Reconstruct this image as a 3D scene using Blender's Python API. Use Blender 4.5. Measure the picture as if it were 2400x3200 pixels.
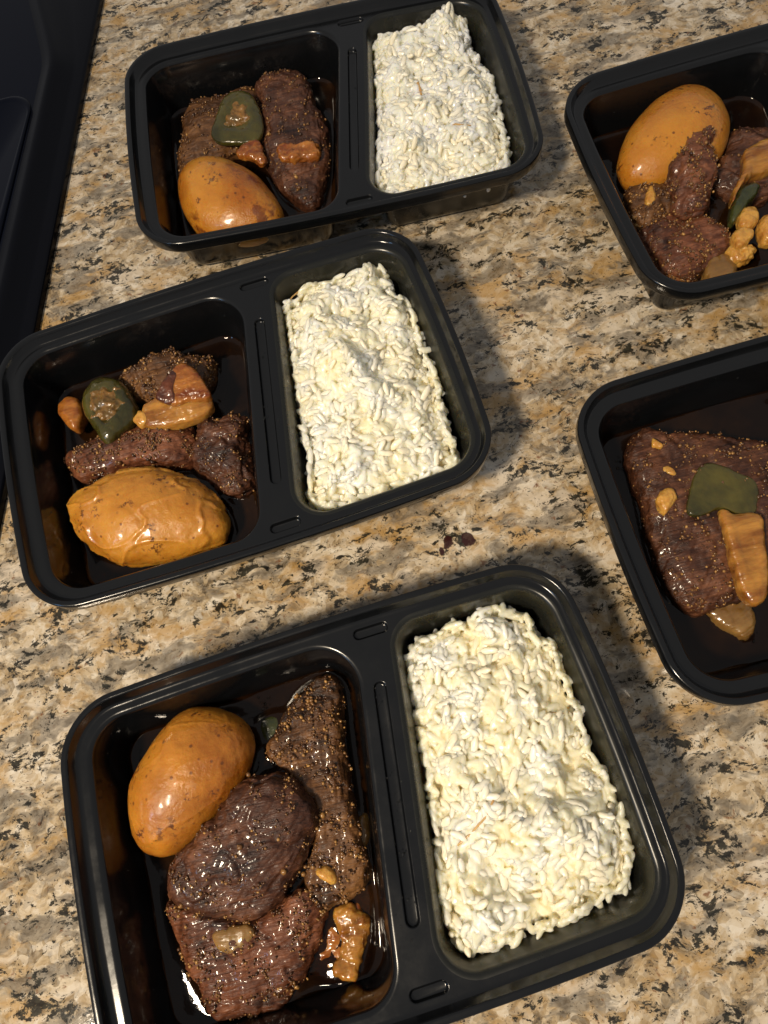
import bpy, bmesh, math, random
import numpy as np
from mathutils import Vector, Matrix, Euler, noise

random.seed(7)
rng = np.random.default_rng(11)
for o in list(bpy.data.objects):
    bpy.data.objects.remove(o)
S = bpy.context.scene
COL = S.collection

# ------------------------------------------------------------------ camera
cam = bpy.data.cameras.new('camera')
cam.sensor_fit = 'VERTICAL'
cam.sensor_height = 24.0
cam.sensor_width = 18.0
cam.lens = 16.7225
cam.clip_start = 0.01
cam.clip_end = 50
camo = bpy.data.objects.new('camera', cam)
COL.objects.link(camo)
RT = Vector((0.96911627, -0.23206105, -0.08343457))
UP = Vector((0.24660425, 0.91196374, 0.32788485))
FW = Vector((0.0, 0.33833386, -0.94102614))
camo.matrix_world = Matrix(((RT.x, UP.x, -FW.x, 0), (RT.y, UP.y, -FW.y, 0), (RT.z, UP.z, -FW.z, 0.33482), (0, 0, 0, 1)))
S.camera = camo

# ------------------------------------------------------------------ light
W = bpy.data.worlds.new('World')
S.world = W
W.use_nodes = True
bg = W.node_tree.nodes['Background']
bg.inputs[0].default_value = (0.98, 0.97, 0.98, 1)
bg.inputs[1].default_value = 0.27


def area(name, loc, target, size, energy, color, shape='DISK', size_y=None, spread=180):
    l = bpy.data.lights.new(name, 'AREA')
    l.shape = shape
    l.size = size
    if size_y:
        l.size_y = size_y
    l.energy = energy
    l.color = color
    l.spread = math.radians(spread)
    o = bpy.data.objects.new(name, l)
    COL.objects.link(o)
    o.location = loc
    d = Vector(target) - Vector(loc)
    o.rotation_euler = d.to_track_quat('-Z', 'Y').to_euler()
    return o


area('ceiling_lamp', (-0.74, -0.41, 1.28), (0.0, 0.06, 0), 0.20, 4.3, (1.0, 0.84, 0.63), spread=75)
area('window_light', (-1.45, -0.60, 0.95), (0.0, 0.1, 0), 0.15, 2.2, (0.30, 0.58, 1.0), 'RECTANGLE', 0.26)
S.view_settings.view_transform = 'Standard'
S.view_settings.look = 'None'
S.view_settings.exposure = 0.0
S.view_settings.gamma = 1.0
S.render.engine = 'CYCLES'
S.cycles.max_bounces = 8


# ------------------------------------------------------------------ node helpers
class NT:
    def __init__(self, name):
        self.m = bpy.data.materials.new(name)
        self.m.use_nodes = True
        self.t = self.m.node_tree
        self.t.nodes.clear()
        self.out = self.t.nodes.new('ShaderNodeOutputMaterial')
        self.b = self.t.nodes.new('ShaderNodeBsdfPrincipled')
        self.t.links.new(self.b.outputs[0], self.out.inputs[0])

    def n(self, typ, props=None, **ins):
        nd = self.t.nodes.new('ShaderNode' + typ)
        for k, v in (props or {}).items():
            setattr(nd, k, v)
        for k, v in ins.items():
            self.set(nd, k.replace('_', ' '), v)
        return nd

    def set(self, nd, key, v):
        s = nd.inputs[int(key[1:])] if key[0] == '#' else nd.inputs[key]
        if isinstance(v, bpy.types.NodeSocket):
            self.t.links.new(v, s)
        elif isinstance(v, bpy.types.Node):
            self.t.links.new(v.outputs[0], s)
        else:
            s.default_value = v

    def P(self, **k):
        for a, v in k.items():
            self.set(self.b, a.replace('_', ' '), v)

    def coords(self, scale=(1, 1, 1), rot=(0, 0, 0), loc=(0, 0, 0)):
        g = self.n('TexCoord')
        mp = self.n('Mapping')
        self.t.links.new(g.outputs['Object'], mp.inputs[0])
        mp.inputs['Location'].default_value = loc
        mp.inputs['Rotation'].default_value = rot
        mp.inputs['Scale'].default_value = scale
        return mp.outputs[0]

    def noise(self, vec, scale, detail=3, rough=0.55, dist=0.0):
        nd = self.n('TexNoise', None, Scale=scale, Detail=detail, Roughness=rough, Distortion=dist)
        self.set(nd, 'Vector', vec)
        return nd.outputs[0]

    def ramp(self, fac, stops, interp='LINEAR'):
        nd = self.n('ValToRGB')
        nd.color_ramp.interpolation = interp
        e = nd.color_ramp.elements
        while len(e) < len(stops):
            e.new(0.5)
        for x, (p, c) in zip(e, stops):
            x.position = p
            x.color = (c, c, c, 1) if isinstance(c, (int, float)) else (*c, 1)
        self.set(nd, 'Fac', fac)
        return nd.outputs[0]

    def mix(self, fac, a, b, mode='MIX'):
        nd = self.t.nodes.new('ShaderNodeMix')
        nd.data_type = 'RGBA'
        nd.blend_type = mode
        for idx, v in ((0, fac), (6, a), (7, b)):
            s = nd.inputs[idx]
            if isinstance(v, bpy.types.NodeSocket):
                self.t.links.new(v, s)
            elif isinstance(v, (int, float)):
                s.default_value = v
            else:
                s.default_value = (*v, 1)
        return nd.outputs[2]

    def math(self, op, a, b=0.0):
        nd = self.n('Math', {'operation': op})
        for i, v in enumerate((a, b)):
            if isinstance(v, bpy.types.NodeSocket):
                self.t.links.new(v, nd.inputs[i])
            else:
                nd.inputs[i].default_value = v
        return nd.outputs[0]

    def bump(self, h, strength, dist):
        nd = self.n('Bump', None, Strength=strength, Distance=dist)
        self.set(nd, 'Height', h)
        self.set(self.b, 'Normal', nd.outputs[0])
        return nd


GARNETS = [(0.0266, 0.0969, 0.0032), (0.0367, 0.0968, 0.0035), (0.0217, 0.0937, 0.0024)]


def mat_granite():
    m = NT('polished_granite')
    base = m.coords(scale=(1.28, 1.28, 1.28))
    # domain warp
    wn = m.n('TexNoise', None, Scale=55.0, Detail=2.0)
    m.set(wn, 'Vector', base)
    sub = m.n('VectorMath', {'operation': 'SUBTRACT'})
    m.set(sub, '#0', wn.outputs[1])
    sub.inputs[1].default_value = (0.5, 0.5, 0.5)
    scl = m.n('VectorMath', {'operation': 'SCALE'})
    m.set(scl, '#0', sub.outputs[0])
    scl.inputs['Scale'].default_value = 0.012
    addv = m.n('VectorMath', {'operation': 'ADD'})
    m.set(addv, '#0', base)
    m.set(addv, '#1', scl.outputs[0])
    v = addv.outputs[0]

    def flow(sx, sy, ang, loc=(0, 0, 0)):
        mp = m.n('Mapping')
        m.set(mp, 'Vector', v)
        mp.inputs['Rotation'].default_value = (0, 0, math.radians(ang))
        mp.inputs['Scale'].default_value = (sx, sy, 1)
        mp.inputs['Location'].default_value = loc
        return mp.outputs[0]
    f1 = flow(0.55, 1.0, -14)
    f2 = flow(0.45, 1.0, -12, (3.1, 1.7, 0.4))
    f3 = flow(0.88, 1.0, -16, (7.3, 2.2, 1.4))
    f4 = flow(0.6, 1.0, -8, (1.3, 9.2, 2.4))
    # interlocked feldspar and quartz grains, drifting between golden, cream and grey zones
    zone = m.noise(f1, 21, 4, 0.6)
    t = m.math('ADD', m.noise(f3, 165, 6, 0.74), m.math('MULTIPLY', m.math('SUBTRACT', zone, 0.5), 0.36))
    col = m.ramp(t, [(0.32, (0.055, 0.042, 0.028)), (0.385, (0.16, 0.115, 0.065)), (0.435, (0.37, 0.24, 0.10)), (0.485, (0.55, 0.41, 0.235)), (0.54, (0.66, 0.535, 0.375)), (0.64, (0.76, 0.69, 0.58))])
    # crisp crystals: every cell takes one flat tone sampled at its own centre
    for vs_, amt, off in ((230.0, 0.62, 0.0), (420.0, 0.30, 4.0)):
        vor = m.n('TexVoronoi', {'feature': 'F1'}, Scale=vs_)
        m.set(vor, 'Vector', f3)
        sep = m.n('SeparateColor')
        m.set(sep, 'Color', vor.outputs['Color'])
        ctr = m.n('VectorMath', {'operation': 'ADD'})
        m.set(ctr, '#0', vor.outputs['Position'])
        ctr.inputs[1].default_value = (off, off, 0)
        ct = m.math('ADD', m.noise(ctr.outputs[0], 120, 4, 0.65), m.math('MULTIPLY', m.math('SUBTRACT', sep.outputs[0], 0.5), 0.16))
        ct = m.math('ADD', ct, m.math('MULTIPLY', m.math('SUBTRACT', zone, 0.5), 0.36))
        cell = m.ramp(ct, [(0.30, (0.05, 0.042, 0.033)), (0.38, (0.15, 0.12, 0.085)), (0.44, (0.34, 0.245, 0.135)), (0.50, (0.54, 0.425, 0.27)), (0.57, (0.67, 0.585, 0.45)), (0.66, (0.78, 0.73, 0.64))])
        col = m.mix(amt, col, cell)
    # golden iron-stained patches
    gold = m.ramp(m.noise(f4, 48, 5, 0.65), [(0.50, 0.0), (0.62, 1.0)])
    col = m.mix(m.math('MULTIPLY', gold, 0.68), col, (0.46, 0.265, 0.075))
    # big pale quartz islands
    q = m.ramp(m.noise(f2, 46, 3, 0.55), [(0.60, 0.0), (0.66, 1.0)])
    col = m.mix(m.math('MULTIPLY', q, 0.65), col, (0.68, 0.59, 0.47))
    # smoky grey-olive streaks
    g = m.ramp(m.noise(flow(0.4, 1.0, -14, (4, 2, 6)), 60, 5, 0.65), [(0.505, 0.0), (0.57, 1.0)])
    gtone = m.ramp(m.noise(f4, 240, 4, 0.65), [(0.35, (0.060, 0.050, 0.040)), (0.6, (0.27, 0.235, 0.185))])
    col = m.mix(m.math('MULTIPLY', g, 0.75), col, gtone)
    # rusty stains
    r = m.ramp(m.noise(flow(0.8, 1.0, 5, (6, 1, 3)), 150, 5, 0.65), [(0.625, 0.0), (0.68, 1.0)])
    col = m.mix(m.math('MULTIPLY', r, 0.8), col, (0.17, 0.060, 0.018))
    # black mica flecks gathered into streaky clusters
    clus = m.ramp(m.noise(f2, 75, 3, 0.6), [(0.44, 0.0), (0.64, 1.0)])
    fl = m.noise(flow(0.66, 1.0, -22, (5, 5, 5)), 240, 6, 0.76)
    fl = m.math('ADD', fl, m.math('MULTIPLY', clus, 0.15))
    dark = m.ramp(fl, [(0.618, 0.0), (0.648, 1.0)])
    col = m.mix(m.math('MULTIPLY', dark, 0.96), col, m.ramp(m.noise(f4, 500, 2), [(0.4, (0.008, 0.008, 0.007)), (0.65, (0.035, 0.034, 0.024))]))
    fl2 = m.ramp(m.noise(flow(0.8, 1.0, 10, (2, 8, 1)), 600, 4, 0.65), [(0.62, 0.0), (0.65, 1.0)])
    col = m.mix(m.math('MULTIPLY', fl2, 0.85), col, (0.03, 0.018, 0.010))
    # three dark garnets side by side, right of the middle
    for gx, gy, gr in GARNETS:
        ds = m.n('VectorMath', {'operation': 'DISTANCE'})
        m.set(ds, '#0', addv.outputs[0])
        ds.inputs[1].default_value = (gx * 1.28, gy * 1.28, 0)
        dd = m.math('ADD', ds.outputs['Value'], m.math('MULTIPLY', m.math('SUBTRACT', m.noise(base, 350, 2), 0.5), 0.003))
        col = m.mix(m.ramp(m.math('DIVIDE', dd, gr * 1.28), [(0.9, 0.95), (1.0, 0.0)]), col, (0.035, 0.009, 0.008))
    m.P(Base_Color=col, Roughness=m.ramp(m.noise(base, 300, 2), [(0.3, 0.05), (0.7, 0.09)]), IOR=1.5)
    m.bump(m.noise(base, 420, 3), 0.05, 0.0004)
    return m.m


def mat_plastic(name='black_plastic', base=(0.0045, 0.005, 0.0058), r0=0.11, r1=0.22):
    m = NT(name)
    c = m.coords()
    m.P(Base_Color=(*base, 1), Roughness=m.ramp(m.math('ADD', m.math('MULTIPLY', m.noise(c, 90, 5, 0.7), 0.5), m.math('MULTIPLY', m.noise(c, 22, 3), 0.5)), [(0.40, r0), (0.62, r1)]), IOR=1.5)
    m.bump(m.noise(c, 900, 2), 0.03, 0.0002)
    return m.m


def mat_rice(name='cooked_rice', sss=1.0, rad=(0.0040, 0.0033, 0.0022), tint=(0.92, 0.84, 0.66), method='BURLEY'):
    m = NT(name)
    g = m.n('NewGeometry')
    p = g.outputs['Position']
    big = m.noise(p, 55, 3, 0.6)
    col = m.ramp(big, [(0.36, (0.88, 0.78, 0.54)), (0.50, (0.89, 0.83, 0.65)), (0.60, (0.90, 0.88, 0.81))])
    rnd = m.ramp(g.outputs['Random Per Island'], [(0.0, (0.87, 0.77, 0.52)), (0.45, (0.89, 0.84, 0.69)), (1.0, (0.91, 0.89, 0.84))])
    col = m.mix(0.40, col, rnd)
    col = m.mix(1.0, col, tint, 'MULTIPLY')
    m.P(Base_Color=col, Roughness=0.26, IOR=1.40, Coat_Weight=0.5, Coat_Roughness=0.07, Subsurface_Weight=sss, Subsurface_Scale=1.0)
    m.b.inputs['Subsurface Radius'].default_value = rad
    m.b.subsurface_method = method
    m.bump(m.noise(p, 700, 3), 0.22, 0.0005)
    return m.m


def mat_potato(name, a, b, seed, burnt=False, wrinkle=0.6):
    m = NT(name)
    c = m.coords(loc=(seed, seed * 0.7, seed * 1.3))
    base = m.ramp(m.noise(c, 38, 4, 0.6), [(0.32, a), (0.62, b)])
    # small eyes and freckles
    vor = m.n('TexVoronoi', {'feature': 'F1'}, Scale=260.0)
    m.set(vor, 'Vector', c)
    sp = m.n('SeparateColor')
    m.set(sp, 'Color', vor.outputs['Color'])
    dot = m.math('MULTIPLY', m.ramp(vor.outputs['Distance'], [(0.13, 1.0), (0.24, 0.0)]), m.ramp(sp.outputs[0], [(0.62, 0.0), (0.72, 1.0)]))
    col = m.mix(m.math('MULTIPLY', dot, 0.8), base, (0.12, 0.035, 0.008))
    blot = m.math('MULTIPLY', m.ramp(m.noise(c, 300, 5, 0.75), [(0.545, 0.0), (0.585, 1.0)]), m.ramp(m.noise(c, 60, 2), [(0.53, 0.0), (0.60, 1.0)]))
    col = m.mix(m.math('MULTIPLY', blot, 0.9), col, (0.085, 0.022, 0.006))
    if burnt:
        bu = m.math('MULTIPLY', m.ramp(m.noise(c, 85, 5, 0.65), [(0.52, 0.0), (0.60, 1.0)]), m.ramp(m.noise(c, 26, 2), [(0.50, 0.0), (0.58, 1.0)]))
        col = m.mix(m.math('MULTIPLY', bu, 0.8), col, (0.14, 0.028, 0.006))
    pale = m.ramp(m.noise(c, 60, 2), [(0.66, 0.0), (0.70, 1.0)])
    col = m.mix(m.math('MULTIPLY', pale, 0.30), col, (0.62, 0.40, 0.17))
    m.P(Base_Color=col, Roughness=m.ramp(m.noise(c, 120, 3), [(0.35, 0.24), (0.65, 0.42)]), IOR=1.42, Subsurface_Weight=0.5, Subsurface_Scale=1.0, Coat_Weight=0.5, Coat_Roughness=0.16)
    m.b.inputs['Subsurface Radius'].default_value = (0.0055, 0.0020, 0.0005)
    cw = m.coords(scale=(1.0, 2.6, 1.6), rot=(0.2, 0.1, seed), loc=(seed, 0, 0))
    ridge = m.n('TexNoise', {'noise_type': 'RIDGED_MULTIFRACTAL', 'normalize': True}, Scale=30.0, Detail=3.0)
    m.set(ridge, 'Vector', cw)
    h = m.math('ADD', m.math('MULTIPLY', ridge.outputs[0], wrinkle), m.math('MULTIPLY', m.noise(c, 450, 5, 0.65), 0.55))
    m.bump(h, 0.48, 0.0018)
    return m.m


def mat_beef(name, dark, mid, light, seed, ang=0.6):
    m = NT(name)
    c = m.coords(loc=(seed, seed * 0.4, 0))
    cf = m.coords(scale=(0.09, 1.0, 0.7), rot=(0, 0, ang), loc=(seed, 0, 0))
    fib = m.noise(cf, 900, 4, 0.6, 0.6)
    t = m.math('ADD', m.math('MULTIPLY', m.noise(c, 75, 4, 0.65), 0.55), m.math('MULTIPLY', fib, 0.45))
    t = m.math('ADD', t, m.math('MULTIPLY', m.math('SUBTRACT', m.noise(c, 26, 2), 0.5), 0.35))
    col = m.ramp(t, [(0.36, dark), (0.52, mid), (0.66, light)])
    m.P(Base_Color=col, Roughness=m.ramp(m.noise(c, 260, 3), [(0.35, 0.26), (0.65, 0.55)]), IOR=1.40, Coat_Weight=0.30, Coat_Roughness=0.10)
    h = m.math('ADD', m.math('MULTIPLY', fib, 1.0), m.math('MULTIPLY', m.noise(c, 420, 4, 0.6), 0.5))
    m.bump(h, 0.75, 0.0011)
    return m.m


def mat_soft(name, a, b, seed, sss=0.4, rough=0.26, scale=90, streak=None, radius=(0.005, 0.002, 0.0006)):
    m = NT(name)
    c = m.coords(loc=(seed, seed, 0)) if streak is None else m.coords(scale=(0.35, 1.6, 1), rot=(0, 0, streak), loc=(seed, seed, 0))
    col = m.ramp(m.noise(c, scale, 4, 0.6), [(0.34, a), (0.64, b)])
    m.P(Base_Color=col, Roughness=rough, IOR=1.42, Subsurface_Weight=sss, Subsurface_Scale=1.0, Coat_Weight=0.6, Coat_Roughness=0.08)
    m.b.inputs['Subsurface Radius'].default_value = radius
    m.bump(m.noise(c, scale * 4, 4), 0.5, 0.0009)
    return m.m


def mat_crumb():
    m = NT('seasoning_crumbs')
    g = m.n('NewGeometry')
    col = m.ramp(g.outputs['Random Per Island'], [(0.0, (0.035, 0.013, 0.006)), (0.45, (0.11, 0.046, 0.015)), (0.8, (0.25, 0.12, 0.034)), (1.0, (0.48, 0.26, 0.075))])
    m.P(Base_Color=col, Roughness=0.28, Coat_Weight=0.3, Coat_Roughness=0.1)
    return m.m


def mat_broth():
    m = NT('beef_broth')
    c = m.coords()
    col = m.ramp(m.noise(c, 32, 4, 0.6), [(0.42, (0.022, 0.009, 0.004)), (0.60, (0.05, 0.020, 0.006)), (0.75, (0.14, 0.055, 0.012))])
    m.P(Base_Color=col, Roughness=0.03, IOR=1.36, Transmission_Weight=0.72)
    m.bump(m.noise(c, 130, 3), 0.10, 0.0008)
    return m.m


M_GRAN = mat_granite()
M_PLA = mat_plastic()
M_FILM = mat_plastic('plastic_with_starch_film', (0.009, 0.0096, 0.0078), 0.20, 0.38)
M_RICE = mat_rice()
M_GRAINS = mat_rice('rice_grains', 1.0, (0.0040, 0.0036, 0.0028), (1.065, 1.07, 1.07), 'RANDOM_WALK')
M_GRAIN = mat_rice('rice_grain', 1.0, (0.0016, 0.0014, 0.0010), (0.985, 0.995, 0.995))
M_CRUMB = mat_crumb()
M_BROTH = mat_broth()
M_STOVE = mat_plastic('stove_enamel', (0.003, 0.0035, 0.006), 0.10, 0.20)
M_GLASS = mat_plastic('stove_glass', (0.002, 0.003, 0.008), 0.08, 0.16)
for _m in (M_STOVE, M_GLASS):
    _m.node_tree.nodes['Principled BSDF'].inputs['IOR'].default_value = 1.22
M_BEEF = [mat_beef('beef_dark', (0.015, 0.005, 0.003), (0.074, 0.026, 0.012), (0.18, 0.070, 0.032), 1.0, 0.5),
          mat_beef('beef_red', (0.026, 0.008, 0.004), (0.13, 0.042, 0.018), (0.26, 0.095, 0.042), 4.0, -0.3),
          mat_beef('beef_brown', (0.024, 0.010, 0.004), (0.115, 0.048, 0.016), (0.24, 0.11, 0.036), 8.0, 1.2)]
M_ONION = mat_soft('stewed_onion', (0.20, 0.065, 0.008), (0.50, 0.24, 0.045), 2.0, 0.6, 0.20, 110, 0.9)
M_ONION_RED = mat_soft('caramel_onion', (0.17, 0.035, 0.005), (0.48, 0.19, 0.032), 5.0, 0.5, 0.18, 130, 0.4)
M_ONION_PALE = mat_soft('pale_onion', (0.17, 0.085, 0.022), (0.30, 0.17, 0.05), 9.0, 0.4, 0.3, 60, 0.3)
M_GARLIC = mat_soft('stewed_garlic', (0.42, 0.17, 0.024), (0.66, 0.36, 0.075), 3.0, 0.4, 0.22, 160)
M_PEPPER = mat_soft('stewed_green_pepper', (0.030, 0.028, 0.006), (0.088, 0.074, 0.013), 6.0, 0.25, 0.22, 60)
M_PEPPER_DARK = mat_soft('dark_green_pepper', (0.020, 0.026, 0.008), (0.055, 0.060, 0.014), 7.0, 0.2, 0.24, 80)
M_CORE = mat_soft('pepper_filling', (0.075, 0.050, 0.011), (0.26, 0.125, 0.026), 12.0, 0.25, 0.3, 140)
M_BURNT = mat_soft('charred_onion', (0.028, 0.008, 0.006), (0.14, 0.035, 0.010), 15.0, 0.1, 0.35, 120)
M_NOODLE = mat_soft('toasted_noodle', (0.50, 0.27, 0.09), (0.62, 0.38, 0.15), 4.0, 0.2, 0.4, 200)


# ------------------------------------------------------------------ mesh helpers
def mesh(name, verts, faces, mat, parent=None, smooth=True, sharp=None):
    me = bpy.data.meshes.new(name)
    me.from_pydata([tuple(map(float, v)) for v in verts], [], faces)
    me.materials.append(mat)
    me.update()
    if smooth:
        me.polygons.foreach_set('use_smooth', [True] * len(me.polygons))
        if sharp:
            me.set_sharp_from_angle(angle=math.radians(sharp))
    o = bpy.data.objects.new(name, me)
    COL.objects.link(o)
    if parent is not None:
        o.parent = parent
    return o


def tag(o, label=None, cat=None, group=None, kind=None):
    for k, v in (('label', label), ('category', cat), ('group', group), ('kind', kind)):
        if v:
            o[k] = v
    return o


def empty(name, loc=(0, 0, 0), rz=0.0):
    o = bpy.data.objects.new(name, None)
    o.empty_display_size = 0.02
    COL.objects.link(o)
    o.location = loc
    o.rotation_euler = (0, 0, rz)
    return o


def bridge(loops, n, closed_ends=False):
    f = []
    for k in range(len(loops) - 1):
        a, b = loops[k], loops[k + 1]
        for i in range(n):
            j = (i + 1) % n
            f.append((a + i, a + j, b + j, b + i))
    return f


def resample(pts, n):
    p = np.array(pts, float)
    m = len(p)
    out = []
    for i in range(m):
        p0, p1, p2, p3 = p[i - 1], p[i], p[(i + 1) % m], p[(i + 2) % m]
        for t in np.linspace(0, 1, 12, endpoint=False):
            out.append(0.5 * ((2 * p1) + (-p0 + p2) * t + (2 * p0 - 5 * p1 + 4 * p2 - p3) * t * t + (-p0 + 3 * p1 - 3 * p2 + p3) * t ** 3))
    q = np.array(out)
    d = np.r_[0, np.cumsum(np.linalg.norm(np.roll(q, -1, 0) - q, axis=1))]
    u = np.linspace(0, d[-1], n, endpoint=False)
    qc = np.vstack([q, q[:1]])
    return np.stack([np.interp(u, d, qc[:, 0]), np.interp(u, d, qc[:, 1])], 1)


def poly_dist(P, poly):
    """signed distance of points to polygon, positive inside"""
    P = np.asarray(P, float)
    poly = np.asarray(poly, float)
    best = np.full(len(P), 1e9)
    inside = np.zeros(len(P), bool)
    for i in range(len(poly)):
        a, b = poly[i], poly[(i + 1) % len(poly)]
        ab = b - a
        t = np.clip(((P - a) @ ab) / (ab @ ab + 1e-12), 0, 1)
        best = np.minimum(best, np.linalg.norm(P - (a + t[:, None] * ab), axis=1))
        c = ((a[1] > P[:, 1]) != (b[1] > P[:, 1])) & (P[:, 0] < (b[0] - a[0]) * (P[:, 1] - a[1]) / (b[1] - a[1] + 1e-12) + a[0])
        inside ^= c
    return np.where(inside, best, -best)


def fbm(v, octv=3):
    a, s, r = 1.0, 1.0, 0.0
    for _ in range(octv):
        r += a * noise.noise(v * s)
        a *= 0.5
        s *= 2.03
    return r


# ------------------------------------------------------------------ setting
def countertop():
    # slab top at z = 0, one edge along the stove
    pts = [(-0.0355, 0.80), (0.75, 0.80), (0.75, -0.45), (-0.350, -0.45)]
    v = [(x, y, 0.0) for x, y in pts] + [(x, y, -0.03) for x, y in pts]
    o = mesh('countertop', v, [(3, 2, 1, 0), (4, 5, 6, 7), (0, 1, 5, 4), (1, 2, 6, 5), (2, 3, 7, 6), (3, 0, 4, 7)], M_GRAN, smooth=False)
    tag(o, 'speckled beige, gold and black polished granite countertop', None, None, 'structure')


countertop()


# ------------------------------------------------------------------ stove left of the counter
def stove():
    root = empty('stove', (-0.20, 0.30, 0.0))
    tag(root, 'glossy black stove top at the left edge beside the granite counter', 'stove')
    inv = Vector((0.20, -0.30, 0.0))

    def edge(y):
        return -0.1535 + (y - 0.3297) * 0.2495
    ys = np.concatenate([np.linspace(-0.40, 0.44, 18), np.linspace(0.45, 0.50, 9), np.linspace(0.52, 0.78, 8)])
    verts, rows = [], []
    for y in ys:
        e = edge(y)
        # past the rounded far corner the raised edge bends away to the left
        k = max(0.0, y - 0.468)
        bend = 0.36 * (math.sqrt(k * k + 0.012 ** 2) - 0.012)
        prof = [(0.000, -0.03), (0.000, 0.0035), (0.0006, 0.0047), (0.002, 0.0052), (0.0066 + bend * .6, 0.0056),
                (0.0085 + bend * .8, 0.0062), (0.0150 + bend, 0.0118), (0.0168 + bend, 0.0132), (0.0185 + bend, 0.0138),
                (0.0205 + bend, 0.0136), (0.0225 + bend, 0.0126), (0.026 + bend, 0.0120)]
        rows.append(len(verts))
        for v, z in prof:
            verts.append((e - v + inv.x, y + inv.y, z))
    n = 12
    faces = []
    for a, b in zip(rows[:-1], rows[1:]):
        for i in range(n - 1):
            faces.append((a + i, b + i, b + i + 1, a + i + 1))
    mesh('side_trim', verts, faces, M_STOVE, root, sharp=50)
    # flat top, joined to the inner row of the trim
    tv = [verts[r + n - 1] for r in rows]
    m = len(tv)
    tv += [(-0.55 + inv.x, v[1], 0.0120) for v in tv]
    mesh('top_plate', tv, [(i, i + 1, m + i + 1, m + i) for i in range(m - 1)], M_GLASS, root, smooth=False)
    # burner panel: thin slab with a rounded corner
    out = [(-0.60, 0.452)]
    cx, cy, r = -0.1675, 0.438, 0.014
    for t in np.linspace(90, -14, 12):
        out.append((cx + r * math.cos(math.radians(t)), cy + r * math.sin(math.radians(t))))
    out += [(-0.1535 - (0.4346 - 0.34) * 0.26 - 0.0005, 0.34), (-0.1535 - (0.4346 + 0.4) * 0.26, -0.40), (-0.60, -0.40)]
    L = len(out)
    c = np.mean(out, 0)
    loops = []
    vs = []
    for ins, z in ((0, 0.0121), (0, 0.0127), (0.0008, 0.0133), (0.0020, 0.0134), (0.0032, 0.0130), (0.0045, 0.0126)):
        loops.append(len(vs))
        for x, y in out:
            d = np.array([c[0] - x, c[1] - y])
            d = d / np.linalg.norm(d)
            vs.append((x + d[0] * ins * 1.3 + inv.x, y + d[1] * ins * 1.3 + inv.y, z))
    fs = bridge(loops, L) + [tuple(range(loops[-1], loops[-1] + L))]
    mesh('burner_panel', vs, fs, M_GLASS, root, sharp=50)


stove()

# ------------------------------------------------------------------ meal containers
HR = 42.0                      # rim height, mm
LZ = HR - 4.8                  # ledge height
CA, CB, CR, BOW = 111.0, 75.36, 23.7, 3.0
CONT = {1: (0.0229, 0.3445, -0.0509), 2: (-0.0566, 0.1771, 0.0682), 3: (-0.0392, -0.0094, 0.0657),
        4: (0.2556, 0.2476, 0.0216), 5: (0.2019, 0.0677, 0.0166)}


def warp(x, y):
    return x * (1 - BOW * (y / CB) ** 2 / CA), y * (1 - BOW * (x / CA) ** 2 / CB)


def W3(i, x, y, z):
    """container-local millimetres to world metres"""
    cx, cy, a = CONT[i]
    return Vector((cx + (x * math.cos(a) - y * math.sin(a)) / 1000, cy + (x * math.sin(a) + y * math.cos(a)) / 1000, z / 1000))


def rpoly(corners, radii, inset, nc=12, ns=10):
    """inset rounded convex polygon, counter-clockwise, constant point count"""
    P = [np.array(c, float) for c in corners]
    n = len(P)
    lines = []
    for i in range(n):
        a, b = P[i], P[(i + 1) % n]
        d = (b - a) / np.linalg.norm(b - a)
        nrm = np.array([-d[1], d[0]])
        lines.append((a + nrm * inset, d))
    Q = []
    for i in range(n):
        (a, d), (b, e) = lines[i - 1], lines[i]
        t = np.linalg.solve(np.stack([d, -e], 1), b - a)[0]
        Q.append(a + d * t)
    segs = []
    for i in range(n):
        r = max(radii[i] - inset, 4.5)
        din = lines[i - 1][1]
        dout = lines[i][1]
        ang = math.atan2(din[0] * dout[1] - din[1] * dout[0], din @ dout)
        tl = r * math.tan(ang / 2)
        c = Q[i] - din * tl + np.array([-din[1], din[0]]) * r
        a0 = math.atan2(-din[0], din[1]) if False else math.atan2((Q[i] - din * tl - c)[1], (Q[i] - din * tl - c)[0])
        segs.append([c + r * np.array([math.cos(a0 + ang * k / nc), math.sin(a0 + ang * k / nc)]) for k in range(nc + 1)])
    out = []
    for i in range(n):
        out += segs[i]
        a, b = segs[i][-1], segs[(i + 1) % n][0]
        out += [a + (b - a) * k / ns for k in range(1, ns)]
    return np.array(out)


RECT = [(-CA, -CB), (CA, -CB), (CA, CB), (-CA, CB)]
LWELL = [(-102.5, -67.4), (-1.6, -67.4), (21.0, 67.4), (-102.5, 67.4)]
LWR = [17, 17, 20, 17]
RWELL = [(11.6, -67.2), (104.0, -67.2), (104.0, 67.2), (33.8, 67.2)]
RWR = [16, 17, 17, 15]
WELL_PROF = [(0, 0), (0.25, -0.004)] + [(0.25 + 2.5 * math.sin(math.radians(t)), -2.7 * (1 - math.cos(math.radians(t)))) for t in (12, 24, 36, 48, 60, 70, 79)] + [(3.1, -3.6), (4.1, -6), (6.0, -17), (7.9, -28), (8.6, -31.4),
             (9.9, -33.9), (11.8, -35.3), (14.2, -35.8), (18, -35.9)]


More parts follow.
